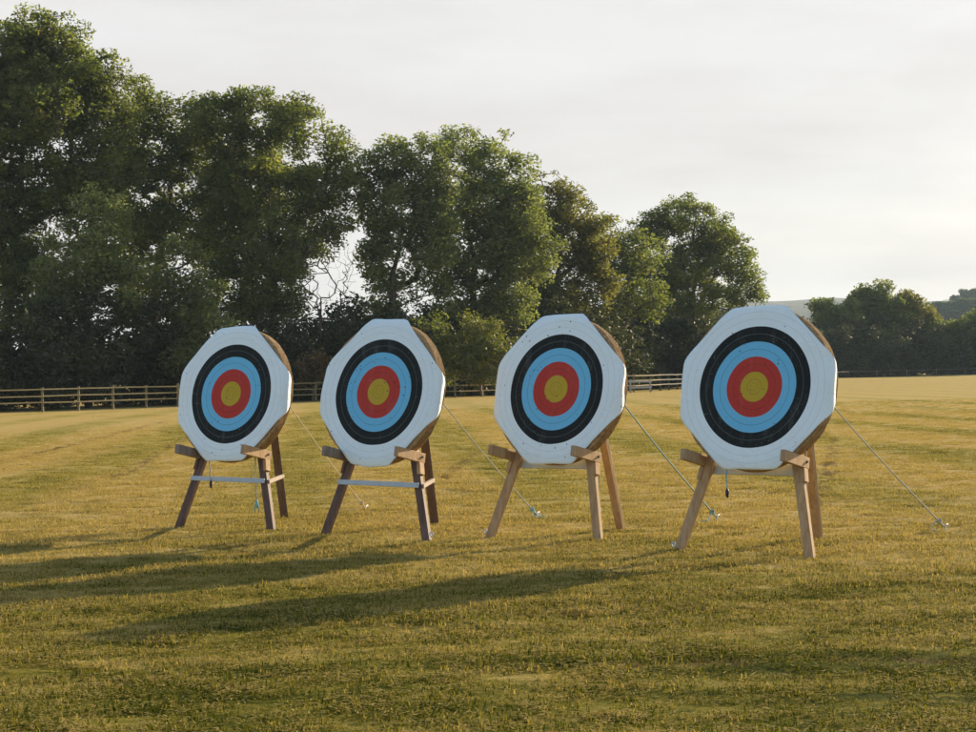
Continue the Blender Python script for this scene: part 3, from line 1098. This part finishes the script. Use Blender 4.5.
def face_bm(rng, shape):
    """octagonal paper sheet; shape: flat distances (right, top, left, bottom), diagonal distances, ragged"""
    fr, ft, fl, fb = shape['flat']
    d_tr, d_tl, d_bl, d_br = shape['diag']
    s2 = math.sqrt(2)
    # corners, anticlockwise from the right flat's lower corner
    cor = [(fr, -(d_br * s2 - fr)), (fr, d_tr * s2 - fr), (d_tr * s2 - ft, ft), (-(d_tl * s2 - ft), ft),
           (-fl, d_tl * s2 - fl), (-fl, -(d_bl * s2 - fl)), (-(d_bl * s2 - fb), -fb), (d_br * s2 - fb, -fb)]
    m = 14
    out, back, rag = [], [], []
    flap = {0: shape.get('flap', .075), 2: .03, 4: .03, 6: .035}
    ph = [rng.uniform(0, 6.28) for _ in range(6)]
    for e in range(8):
        a, b = Vector(cor[e]), Vector(cor[(e + 1) % 8])
        for q in range(m):
            t = q / m
            p = a.lerp(b, t)
            amp = shape.get('ragged', 0.004) * (1.8 if e in (6, 7) else 1.0)
            off = amp * (math.sin(q * .55 + ph[0] + e) + (.5 * math.sin(q * 1.5 + ph[1] + e * 2) if e in (6, 7) else 0)) * math.sin(math.pi * t)
            sag = shape.get('sag', 0) * math.sin(math.pi * t) if e == 6 else 0
            nrm = p.normalized()
            out.append(p + nrm * (off + sag))
            fv = flap.get(e, 0.006)
            fv *= 0.35 + 0.65 * min(1, 5 * min(t, 1 - t)) if e in flap else 1
            back.append(fv * (1 + .06 * math.sin(q * .5 + ph[2])))
    n = len(out)
    for _ in range(1):          # soft paper corners
        out = [out[j - 1] * .25 + out[j] * .5 + out[(j + 1) % n] * .25 for j in range(n)]
    bm = bmesh.new()
    K = 16
    c0 = bm.verts.new((0, 0, 0.016))
    rings = []
    for i in range(1, K + 1):
        t = i / K
        row = []
        for j, p in enumerate(out):
            q = p * t
            a = math.atan2(q.y, q.x)
            edge = max(0, (t - .72) / .28)
            z = 0.016 + 0.0025 * math.sin(5 * a + ph[3]) * t + 0.003 * edge * math.sin(9 * a + ph[4])
            over = max(0, q.length - 0.650)
            z -= over * 0.6
            row.append(bm.verts.new((q.x, q.y, z)))
        rings.append(row)
    for k_, (o1, z1) in enumerate(((0.016, 0.25), (0.015, 0.6), (0.007, 1.0))):
        row = []
        for j, p in enumerate(out):
            v0 = rings[K - 1][j].co
            nrm = p.normalized()
            row.append(bm.verts.new((v0.x + nrm.x * o1, v0.y + nrm.y * o1, v0.z - back[j] * z1)))
        rings.append(row)
    for j in range(n):
        bm.faces.new((c0, rings[0][j], rings[0][(j + 1) % n]))
    for a, b in zip(rings, rings[1:]):
        for j in range(n):
            bm.faces.new((a[j], b[j], b[(j + 1) % n], a[(j + 1) % n]))
    return bm


def archery_target(gold_px, ppm, yaw_deg, label, seed, dark, shape, rear=1.3, spin=0.0, sway=0.0, shift=0.0, rear_top=.13):
    rng = random.Random(seed)
    D = F / ppm
    xx, yy = rot(*gold_px)
    gx = (xx - 488) / F * D
    yaw = R_(yaw_deg)
    backd = Vector((math.sin(yaw), math.cos(yaw)))
    ox, oy = gx - backd.x * Y0, D - backd.y * Y0
    root = empty('archery_target', (ox, oy, 0), -yaw)
    tag(root, label, 'archery target', 'archery targets in a row')
    leg_m = MAT['stained'] if dark else MAT['pine']
    # boss and printed face
    b = obj('straw_boss', boss_bm(rng), MAT['straw'], root, smooth=True)
    frame_child(b, CEN, rng.uniform(0, 3))
    fbm = face_bm(rng, shape)
    f = obj('target_face', fbm, face_mat(seed), root, smooth=True)
    frame_child(f, CEN, spin)

    def plane(x, z, off=0.0):       # point on the leaning leg plane
        return Vector((x + shift, z * math.tan(TAU), z)) + N_ * off
    # front legs
    lean = 0.0 if dark else 0.14          # the pine stands lean their right leg nearer upright

    def legx(s, z):
        top = s * 0.045 + (lean if s == 1 else 0.0)
        return s * .575 + (top - s * .575) * z / 1.70
    for s in (-1, 1):
        b = bmesh.new()
        beam(b, plane(legx(s, -.02), -0.02), plane(legx(s, 1.70), 1.70), 0.046, 0.078, E_)
        obj('leg', b, leg_m, root)
        # peg the boss sits on
        zc = 0.715
        xi = legx(s, zc)
        px = xi + s * 0.056
        b = bmesh.new()
        p0 = plane(px, zc - .005, -0.05)
        p1 = plane(px, zc - .005, 0.36)
        beam(b, p0, p1, 0.045, 0.088, V_)
        peg = obj('peg', b, MAT['pine'] if (not dark or s == 1) else MAT['weathered'], root)
        bb = bmesh.new()
        tube(bb, [plane(px + s * .0235, zc, 0.0), plane(px + s * .034, zc, 0.0)], 0.011, 8)
        obj('bolt', bb, MAT['dark_metal'], peg)
        # cleat under the peg
        b = bmesh.new()
        xa = legx(s, .60) + s * 0.046
        xb = legx(s, .672) + s * 0.046
        beam(b, plane(xa + s * .004, 0.56), plane(xb + s * .004, 0.664), 0.07, 0.036, E_)
        obj('cleat', b, MAT['pine'] if (not dark or s == 1) else leg_m, root)
        # foot eye
        if (seed, s) not in ((2, 1), (3, -1), (4, -1)):
            continue
        b = bmesh.new()
        fp = plane(s * .575, 0.03)
        cx = fp + Vector((s * .055, -0.012, 0.012))
        pts = [cx + Vector((0.014 * math.cos(t), 0.010 * math.sin(t * 2), 0.020 * math.sin(t))) for t in np.linspace(0, 6.0, 12)]
        tube(b, pts, 0.006, 6)
        obj('foot_eye', b, MAT['pale_paint'], root, smooth=True)
    # rear leg
    b = bmesh.new()
    beam(b, plane(rear_top - shift, 1.66, -.05), Vector((sway + shift, rear, -0.02)), 0.078, 0.046, (0, -1, .4))
    obj('rear_leg', b, leg_m, root)
    # top block where the legs meet
    b = bmesh.new()
    beam(b, plane(-.17, 1.55, .01 - .045), plane(.17, 1.55, .01 - .045), 0.03, 0.10, V_)
    obj('top_board', b, leg_m, root)
    if dark:
        zb = 0.475
        xl = .575 - .53 * zb / 1.70
        b = bmesh.new()
        beam(b, plane(-xl - .03, zb, 0.045), plane(xl + .03, zb - 0.015, 0.045), 0.018, 0.045, V_)
        obj('crossbar', b, MAT['pale_paint'], root)
        # stretcher back to the rear leg, its end poking out
        ry = rear + (plane(0, 1.66).y - rear) * (zb / 1.66)
        b = bmesh.new()
        p0, p1 = plane(xl + .02, zb - .01, -0.035), Vector(((sway + shift) * (1 - zb / 1.66) + rear_top * zb / 1.66 + .05, ry, zb - .03))
        d = (p1 - p0).normalized()
        beam(b, p0 - d * .05, p1 + d * .06, 0.028, 0.038, (0, 0, 1))
        st = obj('stretcher', b, MAT['weathered'], root)
        b = bmesh.new()
        tube(b, [p1 + d * .055, p1 + d * .10], 0.012, 8)
        obj('bolt', b, MAT['galv'], st)
    else:
        zb = 0.655
        xl = .575 - .53 * zb / 1.70
        b = bmesh.new()
        beam(b, plane(-xl - .03, zb, -0.046), plane(legx(1, zb) + .03, zb, -0.046), 0.022, 0.085, V_)
        obj('crossbar', b, MAT['pale_paint'], root)
    return root, yaw


SPEC = [
    ((232, 394), 103.1, 31.5, 'leftmost archery target, on dark stained legs with pale crossbar, neat paper edge', 1, True,
     dict(flat=(.655, .655, .650, .640), diag=(.604, .630, .622, .608), ragged=.0016, flap=.078), 1.36, R_(1.5), -.33, -.015, .19),
    ((379.5, 394), 110.3, 34.0, 'second archery target from the left, on dark legs, ragged bottom edge to its paper', 2, True,
     dict(flat=(.655, .665, .650, .655), diag=(.604, .612, .612, .610), ragged=.004, flap=.080, sag=.012), 1.30, R_(-2.5), -.27, .02, .20),
    ((557, 391.5), 114.5, 37.0, 'third archery target from the left, on bare pine legs, in front of the yellowing tree', 3, False,
     dict(flat=(.655, .655, .652, .645), diag=(.610, .628, .622, .616), ragged=.002, flap=.078), 1.12, R_(0.5), .085, -.085, .13),
    ((755, 387), 126.8, 36.5, 'rightmost and nearest archery target, on bare pine legs, the largest in the row', 4, False,
     dict(flat=(.655, .640, .650, .640), diag=(.612, .626, .622, .616), ragged=.0016, flap=.078), 1.32, R_(1.0), .0, -.065, .25),
]
ROOTS = {}
for i, (g, ppm, yaw, lab, seed, dark, shape, rear, spin, sway, shift, rtop) in enumerate(SPEC):
    ROOTS[i + 1] = archery_target(g, ppm, yaw, lab, seed, dark, shape, rear, spin, sway, shift, rtop)


def to_world(i, p):
    r, yaw = ROOTS[i]
    c, s = math.cos(-yaw), math.sin(-yaw)
    return Vector((r.location.x + c * p.x - s * p.y, r.location.y + s * p.x + c * p.y, p.z))


# guy ropes from behind each boss to a peg in the turf
def guy_rope(i, end_px, label, mat, peg_label, r=0.0055, tangle=0, side=.10):
    a = to_world(i, Vector((side, 1.66 * math.tan(TAU) + .09, 1.62)))
    ex, ey = ground_at(*end_px)
    e = Vector((ex, ey, 0.03))
    rng = random.Random(i * 9)
    n = 24
    pts = []
    for k_ in range(n + 1):
        t = k_ / n
        p = a.lerp(e, t)
        p.z -= 0.05 * math.sin(math.pi * t) * (1 - .3 * t)
        pts.append(p)
    b = bmesh.new()
    tube(b, pts, r, 6)
    o = obj('guy_rope', b, MAT[mat], None, smooth=True)
    tag(o, label, 'rope', 'guy ropes behind the targets')
    # knot and loose tail near the peg
    b = bmesh.new()
    kp = pts[-2]
    kn = [kp + Vector((0.018 * math.cos(t * 2.1), 0.018 * math.sin(t * 2.1), 0.012 * math.sin(t * 3.3) + .004 * t)) for t in np.linspace(-3, 3, 16)]
    tube(b, kn, r * 1.2, 6)
    for q in range(1 + tangle):
        p = kp.copy()
        tail = [p]
        ang = rng.uniform(0, 6.28)
        for _ in range(6):
            ang += rng.uniform(-.9, .9)
            p = p + Vector((math.cos(ang) * .035, math.sin(ang) * .035, 0))
            p.z = max(0.022, p.z - .03 + rng.uniform(-.008, .022))
            tail.append(p)
        tube(b, tail, r * .9, 5)
    kn_o = obj('knot', b, MAT['rope_blue' if tangle else mat], o, smooth=True)
    # peg
    d = (a - e).normalized()
    b = bmesh.new()
    top = e + Vector((d.x * -.015, d.y * -.015, .022))
    tube(b, [e + Vector((d.x * .08, d.y * .08, -.14)), top, top + Vector((d.x * -.025, d.y * -.025, .006)), top + Vector((d.x * -.04, d.y * -.04, -.010))], [.008, .008, .010, .006], 8)
    po = obj('ground_peg', b, MAT['white_plastic'], None, smooth=True)
    tag(po, peg_label, 'peg', 'ground pegs holding the guy ropes')


guy_rope(1, (366, 511), 'cream guy rope running right from the leftmost target behind the second', 'rope_cream', 'white ground peg behind the left leg of the second target', .005)
guy_rope(2, (537, 518), 'pale grey guy rope slanting from the second target down behind the third', 'rope_grey', 'white ground peg wrapped in blue rope, left of the third target legs', .005, 2)
guy_rope(3, (717, 521), 'thick teal guy rope from the third target to behind the rightmost target', 'rope_teal', 'white ground peg on the teal rope, beside the left leg of the rightmost target', .007)
guy_rope(4, (945, 531), 'grey green guy rope from the rightmost target out to the right', 'rope_grey', 'white ground peg out on open grass, right of every target', .0055)


# cords dangling under the bosses
def hang(i, loc, ln, label, end='dark_metal', mat='rope_grey', blue=False):
    rng = random.Random(i * 31 + int(ln * 100))
    p0 = to_world(i, loc)
    b = bmesh.new()
    pts = [p0 + Vector((rng.uniform(-.006, .006), rng.uniform(-.006, .006), -ln * t)) for t in np.linspace(0, 1, 9)]
    tube(b, pts, 0.006, 6)
    o = obj('hanging_cord', b, MAT[mat], None, smooth=True)
    tag(o, label, 'cord', 'cords dangling below the targets')
    b = bmesh.new()
    q = pts[-1]
    tube(b, [q, q + Vector((.002, 0, -.02)), q + Vector((0, .003, -.05)), q + Vector((.004, 0, -.075))], [.006, .016, .014, .007], 8)
    if blue:
        for s in (-1, 1):
            tube(b, [q, q + Vector((s * .015, .005, -.05)), q + Vector((s * .022, 0, -.11))], .006, 5)
    obj('toggle', b, MAT[end], o, smooth=True)


hang(1, Vector((-.20, .02, .665)), .20, 'grey cord with a dark toggle hanging left of centre under the leftmost target')
hang(1, Vector((.30, .10, .70)), .42, 'longer cord with a blue tassel hanging by the right leg of the leftmost target', 'rope_blue', blue=True)
hang(3, Vector((.34, .25, .80)), .52, 'cord with a teal end hanging behind the right leg of the third target', 'rope_teal', 'rope_teal')
hang(4, Vector((-.21, .02, .675)), .17, 'short blue cord with a dark toggle hanging under the rightmost target', 'dark_metal', 'rope_blue')
hang(4, Vector((.40, .20, .85)), .62, 'long pale cord with a white end by the right leg of the rightmost target', 'white_plastic', 'rope_grey')

# ------------------------------------------------------------------ haze
USE_HAZE = True
if USE_HAZE:
    b = bmesh.new()
    x0, x1, y0, y1, z0, z1 = -3200, 3200, -200, 4400, -1.6, 75
    vv = [b.verts.new(p) for p in ((x0, y0, z0), (x1, y0, z0), (x1, y1, z0), (x0, y1, z0), (x0, y0, z1), (x1, y0, z1), (x1, y1, z1), (x0, y1, z1))]
    for f in ((3, 2, 1, 0), (4, 5, 6, 7), (0, 1, 5, 4), (1, 2, 6, 5), (2, 3, 7, 6), (3, 0, 4, 7)):
        b.faces.new([vv[i] for i in f])
    hm = bpy.data.materials.new('haze')
    hm.use_nodes = True
    t = hm.node_tree
    t.nodes.remove(t.nodes['Principled BSDF'])
    pv = t.nodes.new('ShaderNodeVolumePrincipled')
    pv.inputs['Color'].default_value = (0.62, 0.84, 1.0, 1)
    pv.inputs['Density'].default_value = 0.00012
    pv.inputs['Anisotropy'].default_value = 0.2
    t.links.new(pv.outputs[0], t.nodes['Material Output'].inputs['Volume'])
    ho = obj('haze', b, hm)
    tag(ho, 'thin evening haze over the field', 'haze', kind='stuff')
